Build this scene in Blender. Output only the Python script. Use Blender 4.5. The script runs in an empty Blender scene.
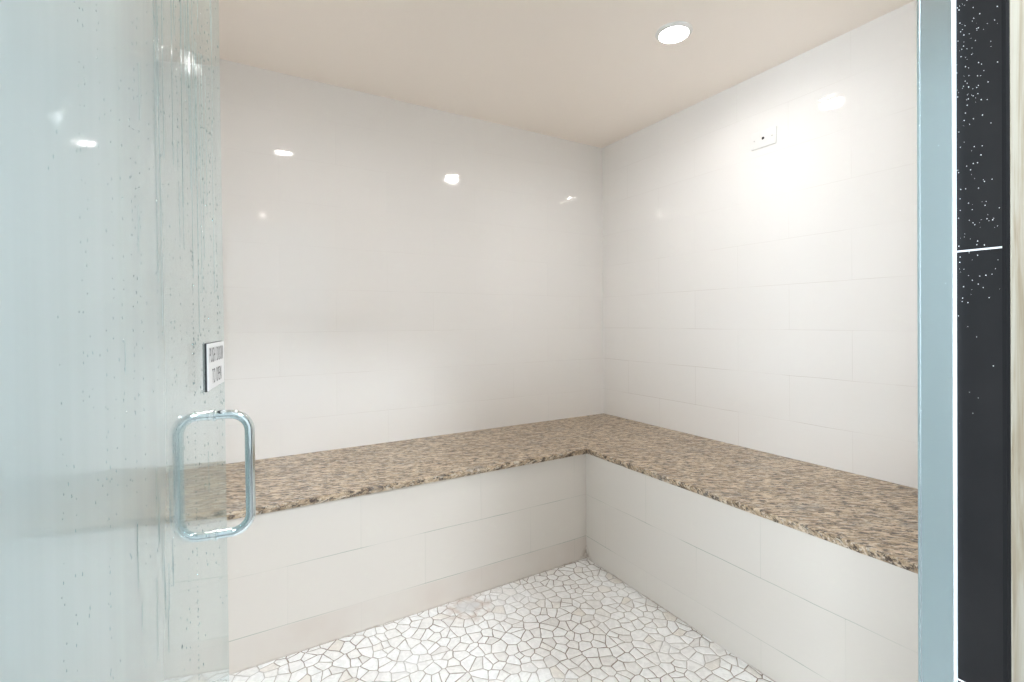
import bpy, bmesh, math, random
from mathutils import Vector, Matrix
random.seed(7)
SC = bpy.context.scene
C = SC.collection
cos, sin = math.cos, math.sin

# ------------------------------------------------------------------ camera
# world: x runs along the back wall to the right, y into the steam room, z up (floor 0)
YAW, PITCH, ROLL = .5324, .0014, .0062
CAM_Z = 1.129
def cam_dir(r, f, u):
    w = (r*cos(ROLL)+u*sin(ROLL), f, u*cos(ROLL)-r*sin(ROLL))
    w = (w[0], w[1]*cos(PITCH)+w[2]*sin(PITCH), w[2]*cos(PITCH)-w[1]*sin(PITCH))
    return Vector((cos(YAW)*w[0]+sin(YAW)*w[1], -sin(YAW)*w[0]+cos(YAW)*w[1], w[2]))
cd = bpy.data.cameras.new('camera')
cd.sensor_width = 36.0
cd.lens = 477.75/1024*36
cd.shift_y = -18.3/1024
cd.clip_start = .01
cam = bpy.data.objects.new('camera', cd)
C.objects.link(cam)
R_, F_, U_ = cam_dir(1, 0, 0), cam_dir(0, 1, 0), cam_dir(0, 0, 1)
M = Matrix(((R_.x, U_.x, -F_.x, 0), (R_.y, U_.y, -F_.y, 0), (R_.z, U_.z, -F_.z, CAM_Z), (0, 0, 0, 1)))
cam.matrix_world = M
SC.camera = cam

# ------------------------------------------------------------------ world, exposure
w = bpy.data.worlds.new('world'); SC.world = w
w.use_nodes = True
w.node_tree.nodes['Background'].inputs[0].default_value = (.75, .85, 1, 1)
w.node_tree.nodes['Background'].inputs[1].default_value = .3
SC.view_settings.view_transform = 'Standard'
SC.view_settings.look = 'None'
SC.view_settings.gamma = 1
SC.view_settings.use_curve_mapping = False
SC.view_settings.exposure = 1.98
SC.cycles.max_bounces = 14
SC.cycles.diffuse_bounces = 8
SC.cycles.transparent_max_bounces = 16
SC.cycles.sample_clamp_indirect = 0
SC.cycles.caustics_reflective = False
SC.cycles.blur_glossy = 0.0

STEAM_LAMP = 53.0          # radiance of the two steam room downlights
BATH_FILL = 64.0           # radiance of the unseen bathroom lamp added to light the door

WINDOW_FILL = 7.2               # radiance of the unseen window added for cool, even fill light

# ------------------------------------------------------------------ node helpers
class NT:
    def __init__(s, name):
        s.m = bpy.data.materials.new(name); s.m.use_nodes = True
        s.t = s.m.node_tree; s.n = s.t.nodes; s.n.clear()
        s.out = s.n.new('ShaderNodeOutputMaterial')
    def node(s, kind, **kw):
        n = s.n.new(kind)
        for k, v in kw.items():
            if k.startswith('i_'):
                key = k[2:]
                key = int(key) if key.isdigit() else key.replace('_', ' ')
                s.put(n.inputs[key], v)
            else: setattr(n, k, v)
        return n
    def put(s, sock, v):
        if isinstance(v, bpy.types.NodeSocket): s.t.links.new(v, sock)
        else:
            if isinstance(v, tuple) and len(v) == 3 and sock.type == 'RGBA': v = (*v, 1)
            sock.default_value = v
    def math(s, op, a, b=0.0, c=None, clamp=False):
        n = s.n.new('ShaderNodeMath'); n.operation = op; n.use_clamp = clamp
        s.put(n.inputs[0], a); s.put(n.inputs[1], b)
        if c is not None: s.put(n.inputs[2], c)
        return n.outputs[0]
    def mix(s, f, a, b, mode='MIX'):
        n = s.n.new('ShaderNodeMix'); n.data_type = 'RGBA'; n.blend_type = mode
        s.put(n.inputs[0], f); s.put(n.inputs[6], a); s.put(n.inputs[7], b)
        return n.outputs[2]
    def ramp(s, f, stops, interp='LINEAR'):
        n = s.n.new('ShaderNodeValToRGB'); n.color_ramp.interpolation = interp
        e = n.color_ramp.elements
        while len(e) < len(stops): e.new(.5)
        for el, (p, c) in zip(e, stops):
            el.position = p
            el.color = (*c, 1) if isinstance(c, tuple) else (c, c, c, 1)
        s.put(n.inputs[0], f)
        return n.outputs[0]
    def maprange(s, v, a, b, c=0.0, d=1.0, smooth=False):
        n = s.n.new('ShaderNodeMapRange'); n.clamp = True
        if smooth: n.interpolation_type = 'SMOOTHSTEP'
        s.put(n.inputs[0], v)
        for i, q in enumerate((a, b, c, d)): s.put(n.inputs[i+1], q)
        return n.outputs[0]
    def noise(s, vec, scale, detail=3, rough=.5, dist=0.0):
        n = s.node('ShaderNodeTexNoise', i_Vector=vec, i_Scale=scale, i_Detail=detail, i_Roughness=rough, i_Distortion=dist)
        return n.outputs[0]
    def pos(s):
        return s.n.new('ShaderNodeNewGeometry').outputs['Position']
    def obj(s):
        return s.n.new('ShaderNodeTexCoord').outputs['Object']
    def scale(s, v, sx, sy, sz, rot=(0, 0, 0), loc=(0, 0, 0)):
        n = s.n.new('ShaderNodeMapping')
        s.put(n.inputs['Vector'], v); n.inputs['Scale'].default_value = (sx, sy, sz)
        n.inputs['Rotation'].default_value = rot; n.inputs['Location'].default_value = loc
        return n.outputs[0]
    def xyz(s, v):
        n = s.n.new('ShaderNodeSeparateXYZ'); s.put(n.inputs[0], v); return n.outputs
    def comb(s, x, y, z=0.0):
        n = s.n.new('ShaderNodeCombineXYZ')
        for i, q in enumerate((x, y, z)): s.put(n.inputs[i], q)
        return n.outputs[0]
    def bump(s, h, dist=.001, strength=1.0, normal=None):
        n = s.n.new('ShaderNodeBump'); n.inputs['Distance'].default_value = dist; n.inputs['Strength'].default_value = strength
        s.put(n.inputs['Height'], h)
        if normal is not None: s.put(n.inputs['Normal'], normal)
        return n.outputs[0]
    def bsdf(s, color, rough=.5, metal=0.0, spec=.5, normal=None, **kw):
        n = s.n.new('ShaderNodeBsdfPrincipled')
        s.put(n.inputs['Base Color'], color); s.put(n.inputs['Roughness'], rough); s.put(n.inputs['Metallic'], metal)
        s.put(n.inputs['Specular IOR Level'], spec)
        if normal is not None: s.put(n.inputs['Normal'], normal)
        for k, v in kw.items(): s.put(n.inputs[k.replace('_', ' ')], v)
        return n.outputs[0]
    def done(s, shader):
        s.t.links.new(shader, s.out.inputs[0]); return s.m

def plain(name, color, rough=.5, metal=0.0, spec=.5):
    t = NT(name); return t.done(t.bsdf(color, rough, metal, spec))

# ------------------------------------------------------------------ materials
FA_, FB_ = 1.456, 1.786
def wall_tile(name, axis, u0, v0, line=.5, tint=(.885, .875, .863), groutc=(.50, .45, .40), low=None, vert=.5, grime=False):
    """glossy cream tiles 0.49 x 0.199 in running bond; hairline grout that fades in and out"""
    t = NT(name); P = t.pos(); x = t.xyz(P)
    u = t.math('SUBTRACT', x[axis], u0 - 0.49*20); v = t.math('SUBTRACT', x[2], v0 - 0.199*20)
    wob = t.math('MULTIPLY', t.math('SUBTRACT', t.noise(P, 5.0, 2), .5), .006)
    br = t.node('ShaderNodeTexBrick', offset=.5, offset_frequency=2,
                i_Vector=t.comb(u, t.math('ADD', v, wob)), i_Scale=1.0, i_Mortar_Size=.0011, i_Mortar_Smooth=.4,
                i_Bias=0.0, i_Brick_Width=.49, i_Row_Height=.199, i_Color1=(0, 0, 0), i_Color2=(1, 1, 1), i_Mortar=(0, 0, 0))
    mortar = br.outputs['Fac']
    vw = t.math('ADD', v, wob)
    hd = t.math('ABSOLUTE', t.math('SUBTRACT', t.math('FLOORED_MODULO', t.math('ADD', vw, .0995), .199), .0995))
    horiz = t.maprange(hd, .0022, .003, 1, 0)
    fade = t.maprange(t.noise(P, 3.3, 2), .40, .60, .12, 1.0, True)
    fade = t.math('MULTIPLY', fade, t.maprange(horiz, 0, 1, vert, 1.0))
    fade = t.math('MULTIPLY', fade, t.maprange(x[2], 1.0, 1.6, 1.0, .35))      # grout lines grow fainter higher up
    pertile = t.maprange(t.xyz(br.outputs['Color'])[0], 0, 1, .994, 1.004)
    col = t.mix(1.0, tint, t.comb(pertile, pertile, pertile), 'MULTIPLY')
    if low is not None:      # soap-pink staining on the lowest course
        f = t.math('MULTIPLY', t.maprange(x[2], .112, .10, 0, .8), t.maprange(t.noise(P, 4, 3), .3, .7))
        col = t.mix(f, col, low)
    if grime:                # rust and mould in the corner and along the foot of the bench
        dx = t.math('SUBTRACT', x[0], FA_); dy = t.math('SUBTRACT', x[1], FB_)
        r = t.math('SQRT', t.math('ADD', t.math('MULTIPLY', dx, dx), t.math('MULTIPLY', dy, dy)))
        r = t.math('ADD', r, t.math('MULTIPLY', x[2], .7))
        g = t.math('MULTIPLY', t.maprange(r, .055, .01), t.maprange(t.noise(P, 55, 3), .40, .55))
        foot = t.math('MULTIPLY', t.maprange(t.math('ADD', x[2], t.math('MULTIPLY', t.noise(P, 40, 3), .012)), .013, .008), t.maprange(t.noise(P, 5, 2), .35, .6))
        col = t.mix(t.math('MAXIMUM', t.math('MULTIPLY', g, .75), t.math('MULTIPLY', foot, .6)), col, (.27, .20, .14))
    chips = t.maprange(t.noise(P, 31.0, 2, .5), .80, .84)
    col = t.mix(t.math('MULTIPLY', chips, .25), col, (.36, .27, .20))
    col = t.mix(t.math('MULTIPLY', t.math('MULTIPLY', mortar, fade), line), col, groutc)
    wave = t.noise(t.scale(P, 1, 1, 2.2), 4.0, 1)
    nb = t.bump(wave, .0014)
    fine = t.noise(t.scale(P, 1, 1, 5), 14.0, 1)
    nb = t.bump(fine, .0002, 1.0, nb)
    nb = t.bump(t.math('SUBTRACT', 1.0, mortar), .0005, .6, nb)
    return t.done(t.bsdf(col, t.maprange(t.noise(P, 2.2, 3), .3, .7, .025, .055), 0, .9, nb))

def granite(name, rot):
    t = NT(name); P = t.pos()
    Q = t.scale(P, 1, 1, 1, (0, 0, rot)); Q2 = t.scale(P, 1, 1, 1, (0, 0, rot+.1))
    v = t.scale(Q, 1, 2.8, 2.2)
    base = t.ramp(t.noise(v, 16.0, 7, .78, .4), [(.34, (.10, .068, .04)), (.44, (.34, .25, .165)), (.54, (.55, .43, .30)), (.63, (.68, .57, .44))])
    v2 = t.scale(Q2, 1, 2.8, 2.4)
    dark = t.ramp(t.noise(v2, 30.0, 5, .78, .3), [(.45, 1.0), (.485, 0.0)])
    col = t.mix(t.math('MULTIPLY', dark, .9), base, (.05, .036, .03))
    light = t.ramp(t.noise(t.scale(Q, 1, 2.6, 2.2, loc=(3, 1, 0)), 36.0, 5, .72), [(.55, 0.0), (.60, 1.0)])
    col = t.mix(t.math('MULTIPLY', light, .7), col, (.76, .69, .59))
    grey = t.ramp(t.noise(t.scale(Q2, 1, 2.2, 2.2, loc=(5, 2, 0)), 5.0, 5, .7), [(.55, 0.0), (.66, 1.0)])
    col = t.mix(t.math('MULTIPLY', grey, .38), col, (.24, .24, .245))
    h = t.noise(v2, 45, 4)
    return t.done(t.bsdf(col, t.maprange(h, .3, .7, .25, .5), 0, .5, t.bump(h, .0008)))

def mosaic():
    t = NT('broken_marble_mosaic'); P = t.pos(); x = t.xyz(P)
    warp = t.node('ShaderNodeTexNoise', i_Vector=P, i_Scale=9.0, i_Detail=2.0)
    vm = t.node('ShaderNodeVectorMath', operation='MULTIPLY_ADD')
    t.put(vm.inputs[0], warp.outputs['Color']); vm.inputs[1].default_value = (.022, .022, 0)
    flat = t.comb(x[0], x[1], 0.0); t.put(vm.inputs[2], flat)
    q = vm.outputs[0]
    ed = t.node('ShaderNodeTexVoronoi', feature='DISTANCE_TO_EDGE', voronoi_dimensions='2D', i_Vector=q, i_Scale=24.0, i_Randomness=1.0).outputs['Distance']
    cell = t.node('ShaderNodeTexVoronoi', feature='F1', voronoi_dimensions='2D', i_Vector=q, i_Scale=24.0, i_Randomness=1.0)
    cc = t.xyz(cell.outputs['Color'])
    stone = t.ramp(cc[0], [(0, (.82, .805, .79)), (.10, (.89, .88, .87)), (.5, (.93, .93, .928)), (.88, (.945, .95, .955)), (1, (.84, .80, .75))])
    vein = t.ramp(t.noise(P, 38, 4, .6, 1.2), [(.42, (.90, .90, .90)), (.55, (1, 1, 1))])
    stone = t.mix(1.0, stone, vein, 'MULTIPLY')
    gr = t.noise(P, 3.2, 3, .6)
    grout = t.ramp(gr, [(.36, (.60, .59, .58)), (.5, (.42, .375, .335)), (.66, (.22, .175, .145))])
    wob = t.maprange(t.noise(P, 30, 2), .3, .7, .012, .042)
    m = t.maprange(ed, wob, t.math('ADD', wob, .022), 1, 0)
    # the limescale patch and its rust rim by the back bench
    dx = t.math('SUBTRACT', x[0], 0.801); dy = t.math('SUBTRACT', x[1], 1.725)
    r = t.math('SQRT', t.math('ADD', t.math('MULTIPLY', dx, dx), t.math('MULTIPLY', dy, dy)))
    r = t.math('ADD', r, t.math('MULTIPLY', t.math('SUBTRACT', t.noise(P, 22, 3), .5), .08))
    col = t.mix(m, stone, grout)
    rust = t.math('MULTIPLY', t.maprange(r, .12, .06, 0, .75, True), t.maprange(t.noise(P, 26, 2), .35, .65))
    col = t.mix(rust, col, (.52, .42, .36))
    col = t.mix(t.maprange(r, .055, .025, 0, .85, True), col, (.66, .655, .65))
    hh = t.maprange(ed, 0, .16, 0, 1, True)
    nb = t.bump(hh, .0025, .7); nb = t.bump(t.noise(P, 60, 3), .0006, .5, nb)
    return t.done(t.bsdf(col, t.mix(m, (.32, .32, .32), (.8, .8, .8)), 0, .45, nb))

def paint(name, col, bumpy=.0008):
    t = NT(name); P = t.pos()
    c = t.mix(t.math('MULTIPLY', t.noise(P, 1.3, 3), .10), col, tuple(k*.93 for k in col))
    return t.done(t.bsdf(c, .75, 0, .3, t.bump(t.noise(P, 55, 3), bumpy, .5)))

def dark_tile():
    t = NT('dark_slate_tile'); P = t.pos(); x = t.xyz(P)
    d = t.math('ABSOLUTE', t.math('SUBTRACT', t.math('MODULO', t.math('SUBTRACT', x[2], 1.209-.505*8-.2525), .505), .2525))
    g = t.maprange(d, .0007, .0012, 1, 0)
    c = t.ramp(t.noise(P, 6, 4, .6), [(.3, (.009, .0088, .010)), (.7, (.016, .0152, .016))])
    c = t.mix(g, c, (.80, .82, .84))
    h = t.noise(t.scale(P, 1, 1, .4), 30, 3)
    return t.done(t.bsdf(c, t.mix(g, (.42, .42, .42), (.8, .8, .8)), 0, .2, t.bump(h, .0005, .5)))

def weathered():
    t = NT('cream_washed_wood_tile'); P = t.pos()
    v = t.scale(P, 7, 7, .9)
    c = t.ramp(t.noise(v, 5, 5, .65, .6), [(.3, (.17, .13, .085)), (.43, (.29, .25, .185)), (.58, (.38, .355, .30)), (.75, (.33, .33, .26))])
    rust = t.ramp(t.noise(t.scale(P, 9, 9, 1.5), 3.0, 4, .6), [(.58, 0.0), (.70, 1.0)])
    c = t.mix(t.math('MULTIPLY', rust, .45), c, (.26, .18, .11))
    return t.done(t.bsdf(c, .5, 0, .4, t.bump(t.noise(v, 14, 4), .0008)))

DOOR_W = .825
def fogged_glass():
    """toughened glass, fogged with steam and limescale away from its free edge, with runs of water"""
    t = NT('steamed_door_glass'); o = t.obj(); x = t.xyz(o)
    d = t.math('SUBTRACT', DOOR_W, x[0])                         # distance from the free edge
    fog = t.ramp(t.math('DIVIDE', d, .75), [(0.0, .20), (.15, .22), (.30, .24), (.42, .34), (.54, .50), (.72, .66), (1.0, .80)])
    streak = t.noise(t.scale(o, 60, 1, 1.1), 1.0, 3, .55)
    band = t.noise(t.scale(o, 11, 1, .25), 1.0, 2, .5)
    fog = t.math('ADD', fog, t.math('MULTIPLY', t.math('SUBTRACT', streak, .5), .07))
    fog = t.math('ADD', fog, t.math('MULTIPLY', t.math('SUBTRACT', band, .5), .22), clamp=True)
    runs = t.ramp(t.noise(t.scale(o, 95, 1, 1.6), 1.0, 2, .5, .2), [(.60, 0.0), (.68, 1.0)])
    top = t.math('MULTIPLY', t.maprange(x[2], 1.30, 1.55, 0, 1, True),
                 t.math('MULTIPLY', t.maprange(d, .02, .10), t.maprange(d, .45, .30)))
    fog = t.math('MULTIPLY', fog, t.math('SUBTRACT', 1.0, t.math('MULTIPLY', t.math('MULTIPLY', runs, top), .62)))
    dif = t.node('ShaderNodeBsdfDiffuse', i_Color=(.78, .88, .90)).outputs[0]
    trl = t.node('ShaderNodeBsdfTranslucent', i_Color=(.78, .88, .90)).outputs[0]
    haze = t.node('ShaderNodeMixShader', i_0=.5, i_1=dif, i_2=trl).outputs[0]
    tr = t.node('ShaderNodeBsdfTransparent', i_Color=(.86, .945, .955)).outputs[0]
    body = t.node('ShaderNodeMixShader', i_0=fog, i_1=tr, i_2=haze).outputs[0]
    nb = t.bump(streak, .0002, .4)
    gl = t.node('ShaderNodeBsdfGlossy', i_Color=(1, 1, 1), i_Roughness=.045, i_Normal=nb).outputs[0]
    fr = t.node('ShaderNodeFresnel', i_IOR=1.45).outputs[0]
    fr = t.math('MINIMUM', t.math('MULTIPLY', fr, 1.4), .55)      # both faces of the sheet reflect
    return t.done(t.node('ShaderNodeMixShader', i_0=fr, i_1=body, i_2=gl).outputs[0])

def clear_glass():
    t = NT('clear_door_glass')
    tr = t.node('ShaderNodeBsdfTransparent', i_Color=(.86, .945, .955)).outputs[0]
    gl = t.node('ShaderNodeBsdfGlossy', i_Color=(1, 1, 1), i_Roughness=.03).outputs[0]
    fr = t.math('MULTIPLY', t.node('ShaderNodeFresnel', i_IOR=1.45).outputs[0], .4)
    return t.done(t.node('ShaderNodeMixShader', i_0=fr, i_1=tr, i_2=gl).outputs[0])

def glass_edge():
    t = NT('polished_glass_edge')
    d = t.node('ShaderNodeBsdfDiffuse', i_Color=(.80, .90, .90)).outputs[0]
    g = t.node('ShaderNodeBsdfGlossy', i_Color=(.9, .97, .97), i_Roughness=.12).outputs[0]
    return t.done(t.node('ShaderNodeMixShader', i_0=.15, i_1=t.node('ShaderNodeMixShader', i_0=.12, i_1=t.node('ShaderNodeBsdfTransparent', i_Color=(.82, .94, .95)).outputs[0], i_2=d).outputs[0], i_2=g).outputs[0])

def specks():
    t = NT('water_spots')
    return t.done(t.bsdf((.82, .85, .87), .15, 0, .6))

def water():
    t = NT('water_drops')
    tr = t.node('ShaderNodeBsdfTransparent', i_Color=(.80, .91, .93)).outputs[0]
    gl = t.node('ShaderNodeBsdfGlossy', i_Color=(1, 1, 1), i_Roughness=.05).outputs[0]
    lw = t.node('ShaderNodeLayerWeight', i_Blend=.35).outputs['Fresnel']
    return t.done(t.node('ShaderNodeMixShader', i_0=lw, i_1=tr, i_2=gl).outputs[0])

def emit(name, col, strength):
    t = NT(name)
    return t.done(t.node('ShaderNodeEmission', i_Color=col, i_Strength=strength).outputs[0])

def brushed(name, col, rough, metal=1.0):
    t = NT(name); P = t.pos()
    n = t.noise(t.scale(P, 3, 3, .6), 20, 3)
    return t.done(t.bsdf(col, t.maprange(n, .3, .7, rough*.8, rough*1.3), metal, .5, t.bump(n, .0002, .4)))

M_BACK = wall_tile('cream_tile_back_wall', 0, .19, .69, .22)
M_RIGHT = wall_tile('cream_tile_right_wall', 1, .937, .69, .50)
M_LEFT = wall_tile('cream_tile_left_wall', 1, .937, .69, .45)
M_FRONT = wall_tile('cream_tile_front_wall', 0, .19, .69, .45)
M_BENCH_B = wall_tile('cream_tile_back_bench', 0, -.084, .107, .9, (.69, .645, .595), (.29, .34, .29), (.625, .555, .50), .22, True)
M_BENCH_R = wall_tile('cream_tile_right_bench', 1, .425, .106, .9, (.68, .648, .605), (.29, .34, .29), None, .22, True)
M_GRANITE_B = granite('speckled_granite_back', .30)
M_GRANITE_R = granite('speckled_granite_right', .62)
M_MOSAIC = mosaic()
M_CEIL = paint('beige_ceiling_paint', (.955, .885, .815))
M_BATHWALL = paint('bathroom_wall_paint', (.74, .76, .76))
M_BATHFLOOR = paint('bathroom_floor', (.22, .21, .20))
M_SLATE = dark_tile()
M_WOOD = weathered()
M_GLASS = fogged_glass()
M_WATER = water()
M_SPOTS = specks()
M_GEDGE = glass_edge()
M_CLEAR = clear_glass()
M_CHROME = brushed('polished_chrome', (.74, .82, .85), .06)
M_ALU = plain('satin_aluminium', (.78, .85, .89), .22, 1.0)
M_SEAL = plain('pale_vinyl', (.72, .79, .85), .3)
M_BLACK = plain('black_edge', (.006, .006, .007), .7, 0, .2)
M_WHITE = plain('white_plastic', (.82, .82, .81), .35)
M_SIGNW = plain('sign_white', (.84, .85, .86), .3)
M_INK = plain('sign_black', (.02, .02, .024), .5)
M_SCREW = plain('plate_screw', (.55, .54, .52), .3, .6)
M_LENS = emit('steam_lamp_lens', (1, .97, .945), STEAM_LAMP)
M_WINDOW_FILL = emit('window_fill_glow', (.84, .93, 1), WINDOW_FILL)
M_BATHFILL = emit('bathroom_fill_lens', (.86, .94, 1), BATH_FILL)

# ------------------------------------------------------------------ mesh helpers
def box(bm, x0, x1, y0, y1, z0, z1):
    vs = [bm.verts.new((x, y, z)) for z in (z0, z1) for (x, y) in ((x0, y0), (x1, y0), (x1, y1), (x0, y1))]
    for f in ((3, 2, 1, 0), (4, 5, 6, 7), (0, 1, 5, 4), (1, 2, 6, 5), (2, 3, 7, 6), (3, 0, 4, 7)):
        bm.faces.new([vs[i] for i in f])
    return vs
def prism(bm, poly, z0, z1):
    lo = [bm.verts.new((x, y, z0)) for x, y in poly]; hi = [bm.verts.new((x, y, z1)) for x, y in poly]
    n = len(poly)
    bm.faces.new(lo[::-1]); bm.faces.new(hi)
    for i in range(n): bm.faces.new((lo[i], lo[(i+1) % n], hi[(i+1) % n], hi[i]))
def lathe(bm, prof, seg=48, centre=(0, 0, 0), axis='z'):
    rings = []
    for r, z in prof:
        if r < 1e-6: rings.append([bm.verts.new((0, 0, z))])
        else: rings.append([bm.verts.new((r*cos(2*math.pi*i/seg), r*sin(2*math.pi*i/seg), z)) for i in range(seg)])
    for a, b in zip(rings, rings[1:]):
        for i in range(seg):
            j = (i+1) % seg
            if len(a) == 1 and len(b) == 1: continue
            if len(a) == 1: bm.faces.new((a[0], b[j], b[i]))
            elif len(b) == 1: bm.faces.new((a[i], a[j], b[0]))
            else: bm.faces.new((a[i], a[j], b[j], b[i]))
    vs = [v for r in rings for v in r]
    for v in vs:
        if axis == 'y': v.co = Vector((v.co.x, -v.co.z, v.co.y))
        elif axis == 'x': v.co = Vector((v.co.z, v.co.y, -v.co.x))
        v.co += Vector(centre)
    return vs
def tube(bm, pts, r, seg=20):
    pts = [Vector(p) for p in pts]
    ref = Vector((0, 0, 1)); rings = []
    # planar path: use the plane normal as the second frame axis
    nrm = None
    for i in range(len(pts)-2):
        c = (pts[i+1]-pts[i]).cross(pts[i+2]-pts[i+1])
        if c.length > 1e-9: nrm = c.normalized(); break
    for i, p in enumerate(pts):
        t = (pts[min(i+1, len(pts)-1)]-pts[max(i-1, 0)]).normalized()
        s = nrm.cross(t).normalized()
        rings.append([bm.verts.new(p+(s*cos(2*math.pi*k/seg)+nrm*sin(2*math.pi*k/seg))*r) for k in range(seg)])
    for a, b in zip(rings, rings[1:]):
        for k in range(seg): bm.faces.new((a[k], a[(k+1) % seg], b[(k+1) % seg], b[k]))
    bm.faces.new(rings[0][::-1]); bm.faces.new(rings[-1])
def bevel(bm, w, seg=2):
    bmesh.ops.bevel(bm, geom=bm.edges[:], offset=w, segments=seg, affect='EDGES', profile=.6)
def obj(name, bm, mats, parent=None, smooth=False, angle=None):
    bmesh.ops.recalc_face_normals(bm, faces=bm.faces[:])
    me = bpy.data.meshes.new(name); bm.to_mesh(me); bm.free()
    for m in (mats if isinstance(mats, (list, tuple)) else [mats]): me.materials.append(m)
    o = bpy.data.objects.new(name, me); C.objects.link(o)
    if parent is not None: o.parent = parent
    if smooth: me.shade_smooth()
    if angle: 
        me.shade_smooth(); me.set_sharp_from_angle(angle=math.radians(angle))
    return o
def struct(o, label=None):
    o['kind'] = 'structure'
    if label: o['label'] = label
    return o
def tag(o, label, cat, group=None, kind=None):
    o['label'] = label; o['category'] = cat
    if group: o['group'] = group
    if kind: o['kind'] = kind
    return o
def empty(name, loc, rz=0.0):
    o = bpy.data.objects.new(name, None); C.objects.link(o)
    o.empty_display_size = .05; o.location = loc; o.rotation_euler = (0, 0, rz); return o
LEAN = .006                  # the doorway jamb is a touch out of plumb
def lean(bm):
    for v in bm.verts:
        if abs(v.co.x-.75) < .04: v.co.x += LEAN*(v.co.z-1.1)
    return bm
def shell(name, x0, x1, y0, y1, z0, z1, mat, label=None):
    bm = bmesh.new(); box(bm, x0, x1, y0, y1, z0, z1); return struct(obj(name, bm, mat), label)

# ------------------------------------------------------------------ the room
A0, A1 = -.245, 2.10          # left and right wall
B0, B1 = .255, 2.39          # front (doorway) wall, inner face, and back wall
H = 2.262
WALL_OUT = .178              # outer face of the doorway wall
JAMB_R, JAMB_L, HEAD = .74, -.162, 1.99
T = .1
shell('floor', A0-T, A1+T, WALL_OUT, B1+T, -T, 0, M_MOSAIC, 'white broken marble mosaic floor of the steam room')
shell('wall_back', A0-T, A1+T, B1, B1+T, 0, H, M_BACK, 'cream glossy tiled wall behind the long bench')
shell('wall_right', A1, A1+T, B0, B1, 0, H, M_RIGHT, 'cream glossy tiled wall on the right')
shell('wall_left', A0-T, A0, B0, B1, 0, H, M_LEFT, 'cream glossy tiled wall behind the glass door')
shell('ceiling', A0-T, A1+T, WALL_OUT, B1+T, H, H+T, M_CEIL, 'flat beige painted ceiling of the steam room')
# doorway wall: two piers and a lintel; cream tiles inside, washed wood tile outside
bm = bmesh.new()
IN, OUT = B0, WALL_OUT+.004
for (x0, x1, z0, z1) in ((-1.6, JAMB_L, 0, HEAD), (JAMB_R+.012, 2.6, 0, HEAD), (-1.6, 2.6, HEAD, 2.58)):
    box(bm, x0, x1, OUT, IN, z0, z1)
bm.faces.ensure_lookup_table(); bm.normal_update()
for f in bm.faces:
    c = f.calc_center_median(); f.material_index = 1 if c.y < OUT+.001 else 0
struct(obj('wall_front', lean(bm), [M_FRONT, M_WOOD]), 'wall with the doorway opening')
# lining of the right jamb in dark slate tile, with its black edge strip
bm = bmesh.new(); box(bm, JAMB_R, JAMB_R+.012, WALL_OUT+.003, B0, 0, HEAD)
struct(obj('trim_1', lean(bm), M_SLATE), 'dark slate tile lining of the doorway on the right')
bm = bmesh.new(); box(bm, JAMB_R-.0006, JAMB_R+.012, WALL_OUT-.0005, WALL_OUT+.003, 0, HEAD)
struct(obj('trim_2', lean(bm), M_BLACK), 'thin black edge strip between slate jamb and wood tile')
# washed wood tile cladding on the bathroom side
bm = bmesh.new(); box(bm, JAMB_R+.012, 2.6, WALL_OUT-.001, WALL_OUT+.0045, 0, 2.58)
struct(obj('trim_3', lean(bm), M_WOOD), 'cream washed wood tile beside the dark jamb at the right edge')
# aluminium strike channel on the slate jamb: a shallow U with a returned lip
bm = bmesh.new()
cx0, cx1, cy0, cy1 = JAMB_R-.0075, JAMB_R, .2212, .2542
prism(bm, [(cx1, cy0), (cx0+.0006, cy0), (cx0, cy0+.0006), (cx0, cy1-.003), (cx0-.0016, cy1-.0022), (cx0-.0016, cy1), (cx1, cy1)], 0, HEAD)
struct(obj('trim_4', lean(bm), M_ALU), 'satin aluminium strike channel on the right door jamb')
bm = bmesh.new(); box(bm, cx0+.0004, cx1, cy0-.0015, cy0, 0, HEAD)
struct(obj('trim_6', lean(bm), M_SEAL), 'pale vinyl seal along the front edge of the aluminium channel')
bm = bmesh.new(); box(bm, JAMB_L, JAMB_R-.012, .205, B0, 0, .006); bevel(bm, .002)
struct(obj('trim_5', bm, M_ALU), 'metal threshold under the glass door')

# bathroom the camera stands in
Z2 = 2.58
shell('floor_bathroom', -1.7, 2.7, -3.2, WALL_OUT, -T, 0, M_BATHFLOOR)
shell('ceiling_bathroom', -1.7, 2.7, -3.2, WALL_OUT, Z2, Z2+T, M_BATHWALL)
shell('wall_bathroom_back', -1.7, 2.7, -3.3, -3.2, 0, Z2, M_BATHWALL)
shell('wall_bathroom_left', -1.7, -1.6, -3.2, WALL_OUT, 0, Z2, M_BATHWALL)
shell('wall_bathroom_right', 2.6, 2.7, -3.2, WALL_OUT, 0, Z2, M_SLATE)

# glowing window added out of view, as cool fill for the right wall
bm = bmesh.new()
for (y0, y1, z0, z1) in ((-1.34, -1.28, .64, 1.82), (-.24, -.18, .64, 1.82), (-1.28, -.24, 1.76, 1.82), (-1.28, -.24, .64, .70), (-.78, -.74, .70, 1.76)):
    box(bm, -1.6, -1.56, y0, y1, z0, z1)
fill_win = struct(obj('fill_window_1', bm, M_WHITE), 'white framed glowing window added out of view as fill light')
bm = bmesh.new()
for (y0, y1) in ((-1.28, -.78), (-.74, -.24)): box(bm, -1.597, -1.585, y0, y1, .70, 1.76)
obj('glow_pane', bm, M_WINDOW_FILL, fill_win)

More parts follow.
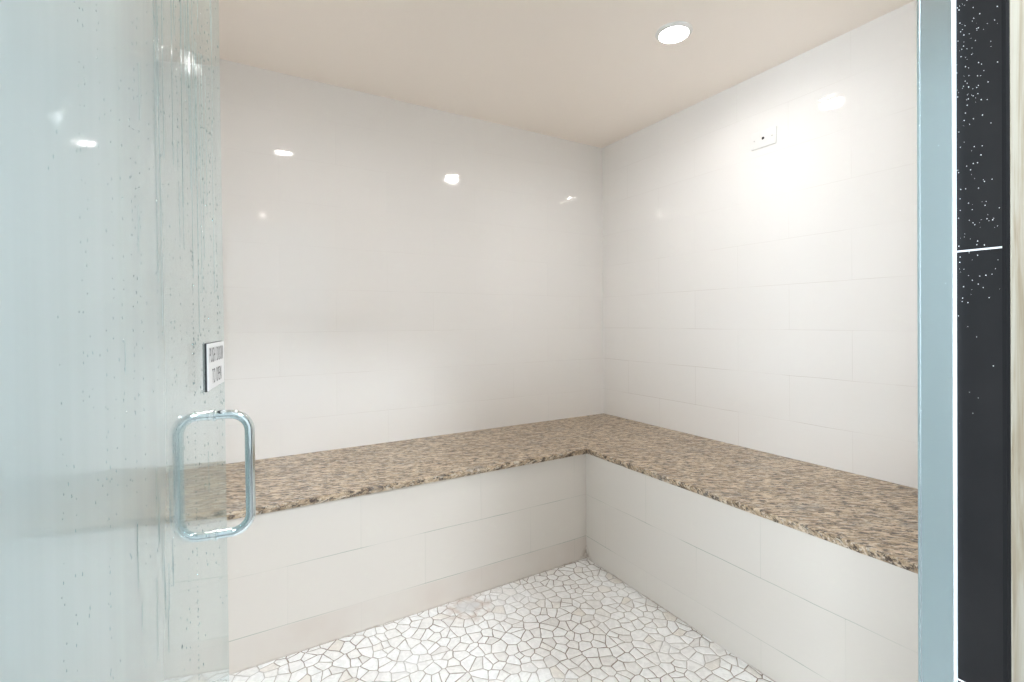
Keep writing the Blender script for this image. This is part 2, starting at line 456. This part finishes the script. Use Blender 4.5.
# ------------------------------------------------------------------ corner bench
FA, FB = 1.456, 1.786        # tiled faces
SA, SB = 1.445, 1.765        # granite edges
ZT, TH = .528, .026
bench = empty('corner_bench', (1.2, 2.05, 0))
tag(bench, 'L-shaped cream tiled bench with brown speckled granite seat in the corner', 'bench')
def rel(bm):
    for v in bm.verts: v.co -= bench.location
bm = bmesh.new()
G = .0015
prism(bm, [(A0+G, FB), (FA, FB), (A1-G, B1-G), (A0+G, B1-G)], 0, ZT-TH); rel(bm)
obj('tiled_base', bm, M_BENCH_B, bench)
bm = bmesh.new()
prism(bm, [(FA, B0+G), (A1-G, B0+G), (A1-G, B1-G), (FA, FB)], 0, ZT-TH); rel(bm)
obj('tiled_base', bm, M_BENCH_R, bench)
def slab(name, front, back, mat, label):
    """granite slab swept between two border lines, with a slightly chiselled front edge"""
    rnd = random.Random(len(label)); n = 170; bm = bmesh.new(); rows = []
    f0, f1 = map(Vector, front); b0, b1 = map(Vector, back)
    ln = (f1-f0).normalized(); nrm = Vector((-ln.y, ln.x, 0))
    if nrm.dot(b0-f0) < 0: nrm = -nrm
    walk = 0.0; chip = 0.0
    for i in range(n+1):
        s = i/n; f = f0.lerp(f1, s); b = b0.lerp(b1, s)
        inw = (b-f)/(b-f).dot(nrm)
        walk = .82*walk + rnd.uniform(-.0008, .0008); chip = .6*chip+rnd.uniform(-.0007, .0007)
        if i in (0, n): walk = chip = 0.0
        prof = [(b.x, b.y, ZT), (f.x, f.y, ZT, .005+abs(chip)*2, 0), (f.x, f.y, ZT, .0015+chip*.5, -.0012), (f.x, f.y, ZT, .0006+walk, -.004+chip),
                (f.x, f.y, ZT, .003-walk+2*chip, -.014), (f.x, f.y, ZT, .0075+walk+chip, -TH+.002+.5*chip), (f.x, f.y, ZT, .0105, -TH), (b.x, b.y, ZT-TH)]
        row = []
        for p in prof:
            if len(p) == 3: row.append(bm.verts.new(p))
            else: row.append(bm.verts.new((p[0]+inw.x*p[3], p[1]+inw.y*p[3], p[2]+p[4])))
        rows.append(row)
    for r0, r1 in zip(rows, rows[1:]):
        for k in range(len(r0)): bm.faces.new((r0[k], r0[(k+1) % 8], r1[(k+1) % 8], r1[k]))
    bm.faces.new(rows[0][::-1]); bm.faces.new(rows[-1]); rel(bm)
    o = obj(name, bm, mat, bench); return o
e, q = .0012, .00005
slab('granite_seat', [(A0+e, SB, ZT), (SA-q, SB, ZT)], [(A0+e, B1-e, ZT), (A1-e-q, B1-e, ZT)], M_GRANITE_B, 'granite seat along the back wall')
slab('granite_seat', [(SA, B0+e, ZT), (SA, SB-q, ZT)], [(A1-e, B0+e, ZT), (A1-e, B1-e-q, ZT)], M_GRANITE_R, 'granite seat along right wall')

# ------------------------------------------------------------------ recessed downlights
def downlight(loc, r, lens, label, group=None):
    t = empty('recessed_downlight', loc); tag(t, label, 'light', group)
    bm = bmesh.new()
    lathe(bm, [(r*1.0, -.0005), (r*1.05, -.009), (r*1.09, -.0112), (r*1.14, -.0118), (r*1.26, -.008), (r*1.36, -.002), (r*1.37, 0), (r*.98, 0), (r*1.0, -.0005)])
    obj('trim_ring', bm, M_WHITE, t, angle=40)
    bm = bmesh.new()
    lathe(bm, [(r*1.01, -.0006), (r*.985, -.0009), (r*.9, -.0012), (r*.6, -.0016), (r*.3, -.0018), (0, -.002)])
    obj('lens', bm, lens, t, smooth=True)
    return t
downlight((1.506, 1.2907, H), .051, M_LENS, 'round recessed downlight in the beige ceiling near the right wall', 'steam room ceiling lights')
downlight((.3124, 1.2907, H), .051, M_LENS, 'round recessed downlight in the ceiling behind the glass door', 'steam room ceiling lights')
t = empty('fill_ceiling_lamp', (.58, -1.0, Z2)); tag(t, 'round flush fill lamp added out of view in the bathroom', 'lamp')  # added behind the camera so light reaches the door's near face
bm = bmesh.new(); lathe(bm, [(0, 0), (.20, 0), (.205, -.01), (.2, -.03), (.19, -.035), (.19, -.02), (0, -.02)]); obj('base', bm, M_WHITE, t, angle=40)
bm = bmesh.new(); lathe(bm, [(.188, -.022), (.186, -.05), (.16, -.075), (.1, -.092), (0, -.1)]); obj('diffuser', bm, M_BATHFILL, t, smooth=True)

# ------------------------------------------------------------------ cover plate on the right wall
t = empty('cover_plate', (A1, 1.292, 1.957)); tag(t, 'small white plastic cover plate high on the right wall', 'cover plate')
bm = bmesh.new(); box(bm, -.007, 0, -.060, .060, -.038, .038); bevel(bm, .0022, 2); obj('plate', bm, M_WHITE, t, angle=40)
for yy in (-.042, .042):
    bm = bmesh.new(); lathe(bm, [(0, .0015), (.0018, .0013), (.003, .0004), (.0032, 0)], 16, (-.007, yy, 0), 'x')
    for v in bm.verts: v.co.x = -.007-(v.co.x+.007)
    obj('screw', bm, M_SCREW, t)
bm = bmesh.new(); lathe(bm, [(.0062, 0), (.0058, .0006), (.0035, .0008), (.0032, 0), (0, 0)], 20, (-.007, 0, .002), 'x')
for v in bm.verts: v.co.x = -.0071-(v.co.x+.007)
obj('sensor_hole', bm, M_BLACK, t)

# ------------------------------------------------------------------ glass door, swung into the room
TH_U = -22.0*math.pi/180                   # door direction seen from the camera's forward
uw = Vector((cos(YAW)*sin(TH_U)+sin(YAW)*cos(TH_U), -sin(YAW)*sin(TH_U)+cos(YAW)*cos(TH_U), 0))
RZ = math.atan2(uw.y, uw.x)
HZ = .8115
hr = cam_dir((214.0-512)/477.75, 1, -(475.0-322.7)/477.75)*HZ
EDGE = .100                                 # handle to free edge
GT = .010
hand = Vector((hr.x, hr.y, 0)); ZH = CAM_Z+hr.z
nw = Vector((uw.y, -uw.x, 0))               # normal on the camera's side
pivot = hand-uw*(DOOR_W-EDGE)-nw*(GT/2)
bm = bmesh.new(); box(bm, 0, DOOR_W, -GT/2, GT/2, .014, HEAD-.008); bevel(bm, .0014, 1)
bm.normal_update()
for f in bm.faces: f.material_index = 0 if f.normal.y < -.9 else 2 if f.normal.y > .9 else 1
door = obj('door_1', bm, [M_GLASS, M_GEDGE, M_CLEAR])
TILT = .0075
pivot += nw*(TILT*CAM_Z)
DM = Matrix.Translation((pivot.x, pivot.y, 0)) @ Matrix.Rotation(RZ, 4, 'Z') @ Matrix.Rotation(-TILT, 4, 'X')
door.matrix_basis = DM
struct(door, 'steamed-up glass door swung open on the left')
def D(x, y, z): return (x, y, z)            # door frame: x from hinge, -y towards the camera side
HX = DOOR_W-EDGE
SIDE = -1                                   # local y sign of the camera's side
handle = bpy.data.objects.new('door_handle', None); C.objects.link(handle); handle.parent = door
handle.empty_display_size = .05; handle['label'] = 'chrome back-to-back D handle'
def pull(sgn):
    so, hh, rc, r = .0575 if sgn == SIDE else .053, .1015, .030, .0078
    pts = [(HX, sgn*(GT/2+.001), ZH+hh)]
    pts.append((HX, sgn*(so-rc), ZH+hh))
    for k in range(1, 9):
        a = k/9*math.pi/2; pts.append((HX, sgn*(so-rc+rc*sin(a)), ZH+hh-rc+rc*cos(a)))
    pts.append((HX, sgn*so, ZH+hh-rc)); pts.append((HX, sgn*so, ZH-hh+rc))
    for k in range(1, 9):
        a = k/9*math.pi/2; pts.append((HX, sgn*(so-rc+rc*cos(a)), ZH-hh+rc-rc*sin(a)))
    pts.append((HX, sgn*(so-rc), ZH-hh)); pts.append((HX, sgn*(GT/2+.001), ZH-hh))
    bm = bmesh.new(); tube(bm, pts, r, 24)
    return obj('grip', bm, M_CHROME, handle, angle=50)
pull(SIDE); pull(-SIDE)
for s in (-1, 1):
    for z in (-.1015, .1015):
        bm = bmesh.new()
        lathe(bm, [(.0082, 0), (.0098, .0004), (.0098, .003), (.0088, .0038), (.0078, .0038)], 24)
        for v in bm.verts: v.co = Vector((HX+v.co.x, s*(GT/2+v.co.z), ZH+z+v.co.y))
        obj('collar', bm, M_CHROME, handle, angle=40)
# hinges on the wall side
for z in (.35, 1.65):
    bm = bmesh.new(); box(bm, -.012, .055, -GT/2-.006, GT/2+.006, z-.045, z+.045); bevel(bm, .002)
    obj('hinge', bm, M_ALU, door)

# ------------------------------------------------------------------ sign on the door
sx0, sx1 = HX-.066, HX+.068
SZ = CAM_Z-.0690
sign = empty('door_sign', (0, 0, 0)); sign.matrix_basis = DM @ Matrix.Translation(((sx0+sx1)/2, SIDE*(GT/2), SZ))
tag(sign, 'small white sign reading PUSH DOOR TO OPEN, stuck on the glass above the handle', 'sign')
sw, sh = (sx1-sx0)/2, .0372
bm = bmesh.new(); box(bm, -sw, sw, -.0045, -.0002, -sh, sh); bevel(bm, .0006, 1); obj('plate', bm, M_SIGNW, sign)
bm = bmesh.new(); box(bm, -sw-.002, sw-.001, -.0026, -.0001, -sh-.001, sh+.001); obj('backing', bm, M_INK, sign)
def words(body, z, width, height):
    cu = bpy.data.curves.new('words', 'FONT'); cu.body = body; cu.size = 1; cu.align_x = 'CENTER'; cu.extrude = .02; cu.offset = -.012; cu.space_character = 1.12; cu.space_word = 1.35
    tmp = bpy.data.objects.new('words', cu); C.objects.link(tmp)
    dg = bpy.context.evaluated_depsgraph_get(); me = bpy.data.meshes.new_from_object(tmp.evaluated_get(dg))
    bpy.data.objects.remove(tmp)
    xs = [v.co.x for v in me.vertices]; ys = [v.co.y for v in me.vertices]
    kx = width/(max(xs)-min(xs)); ky = height/(max(ys)-min(ys)); cx = (max(xs)+min(xs))/2
    for v in me.vertices:
        v.co = Vector(((v.co.x-cx)*kx, -.0046-(v.co.z+.02)*.004, z+(v.co.y-min(ys))*ky))
    me.materials.clear(); me.materials.append(M_INK)
    o = bpy.data.objects.new('lettering', me); C.objects.link(o); o.parent = sign
words('PUSH DOOR', .0065, .112, .024)
words('TO OPEN', -.0285, .076, .024)

# ------------------------------------------------------------------ water drops on the glass and on the slate
def blob(bm, c, rx, ry, rz, seg=6):
    """flattened drop; ry is the half depth off the surface (local y)"""
    top = bm.verts.new((c[0], c[1]+0, c[2]+rz)); bot = bm.verts.new((c[0], c[1], c[2]-rz)); rings = []
    for k in (1, 2, 3):
        ph = math.pi*k/4; rr = sin(ph)*(1.15 if k == 3 else 1)
        rings.append([bm.verts.new((c[0]+rx*rr*cos(2*math.pi*i/seg), c[1]+ry*rr*sin(2*math.pi*i/seg), c[2]+rz*cos(ph))) for i in range(seg)])
    for i in range(seg):
        j = (i+1) % seg
        bm.faces.new((top, rings[0][i], rings[0][j])); bm.faces.new((bot, rings[2][j], rings[2][i]))
        for a, b in zip(rings, rings[1:]): bm.faces.new((a[i], b[i], b[j], a[j]))
bm = bmesh.new(); rnd = random.Random(3); YS = SIDE*(GT/2+.0002)
cols = [(.02+rnd.random()*.6) for _ in range(44)]
for d in cols:                                           # drops strung along runs
    z = rnd.uniform(1.0, 1.75); zend = z-rnd.uniform(.1, .5)
    while z > zend:
        if SZ-.05 < z < SZ+.05 and d < EDGE+.075: z -= .01; continue
        k = rnd.uniform(.5, 1.3)*(1-.85*d)
        blob(bm, (DOOR_W-d+rnd.uniform(-.003, .003), YS, z), .0011*k, .0005*k, .0019*k); z -= rnd.uniform(.006, .035)
for _ in range(330):
    d = .01+rnd.random()*.62; k = rnd.uniform(.4, 1.2)*(1-.9*d)
    zz = rnd.uniform(.62, 1.72)
    if SZ-.05 < zz < SZ+.05 and d < EDGE+.075: continue
    blob(bm, (DOOR_W-d, YS, zz), .0014*k, .0006*k, .0026*k)
def run(d, z0, z1, w):
    n = max(4, int((z0-z1)/.012)); x = DOOR_W-d; pr = None
    for i in range(n+1):
        x += rnd.uniform(-.0005, .0005); ww = w*(.35+.65*min(1, (n-i)/3, (i+1)/4))*rnd.uniform(.7, 1.2); z = z0+(z1-z0)*i/n
        cur = [bm.verts.new((x+sx*ww, YS+sy, z)) for sx, sy in ((-1, 0), (-.5, SIDE*.00035), (.5, SIDE*.00035), (1, 0))]
        if pr:
            for k in range(3): bm.faces.new((pr[k], pr[k+1], cur[k+1], cur[k]))
        pr = cur
for _ in range(34):
    z0 = rnd.uniform(1.45, 1.95); run(rnd.choice((rnd.uniform(.03, .28), rnd.uniform(.18, .42))), z0, z0-rnd.uniform(.12, .40), rnd.uniform(.0005, .0012))
for _ in range(12): z0 = rnd.uniform(.80, .98); run(rnd.uniform(.33, .42), z0, z0-rnd.uniform(.03, .10), rnd.uniform(.0004, .0009))
for _ in range(10): z0 = rnd.uniform(.8, 1.4); run(rnd.uniform(.1, .5), z0, z0-rnd.uniform(.02, .07), rnd.uniform(.0004, .0007))
z = 1.25
while z > .5:                                            # the dotted line of drops beside the handle
    k = rnd.uniform(.5, 1.1); blob(bm, (DOOR_W-.236, YS, z), .0010*k, .0005*k, .0016*k); z -= rnd.uniform(.004, .013)
for v in bm.verts: v.co -= Vector((DOOR_W/2, 0, .9))
dr = obj('water_drops', bm, M_WATER, smooth=True)
dr.matrix_basis = DM @ Matrix.Translation((DOOR_W/2, 0, .9))
tag(dr, 'water drops and runs of condensation on the glass door', 'water drops', None, 'stuff')
bm = bmesh.new()
for _ in range(220):
    z = rnd.choice((rnd.gauss(1.45, .06), rnd.gauss(1.22, .05), rnd.uniform(.75, 1.5)))
    yy = WALL_OUT+.005+.03*rnd.random() if rnd.random() < .5 else .2185-.018*rnd.random()**1.5
    k = rnd.uniform(.25, .8)
    blob(bm, (0, 0, 0), .0004*k, .0007*k, .0008*k)
    for v in bm.verts[-1:]: pass
    bm.verts.ensure_lookup_table()
    for v in bm.verts[len(bm.verts)-20:]: v.co += Vector((JAMB_R-.0003, yy, z))
for v in bm.verts: v.co -= Vector((JAMB_R, .2, 1.1))
dj = obj('water_spots', bm, M_SPOTS, smooth=True); dj.location = (JAMB_R, .2, 1.1)
tag(dj, 'tiny pale water spots speckling the dark slate door jamb', 'water spots', None, 'stuff')
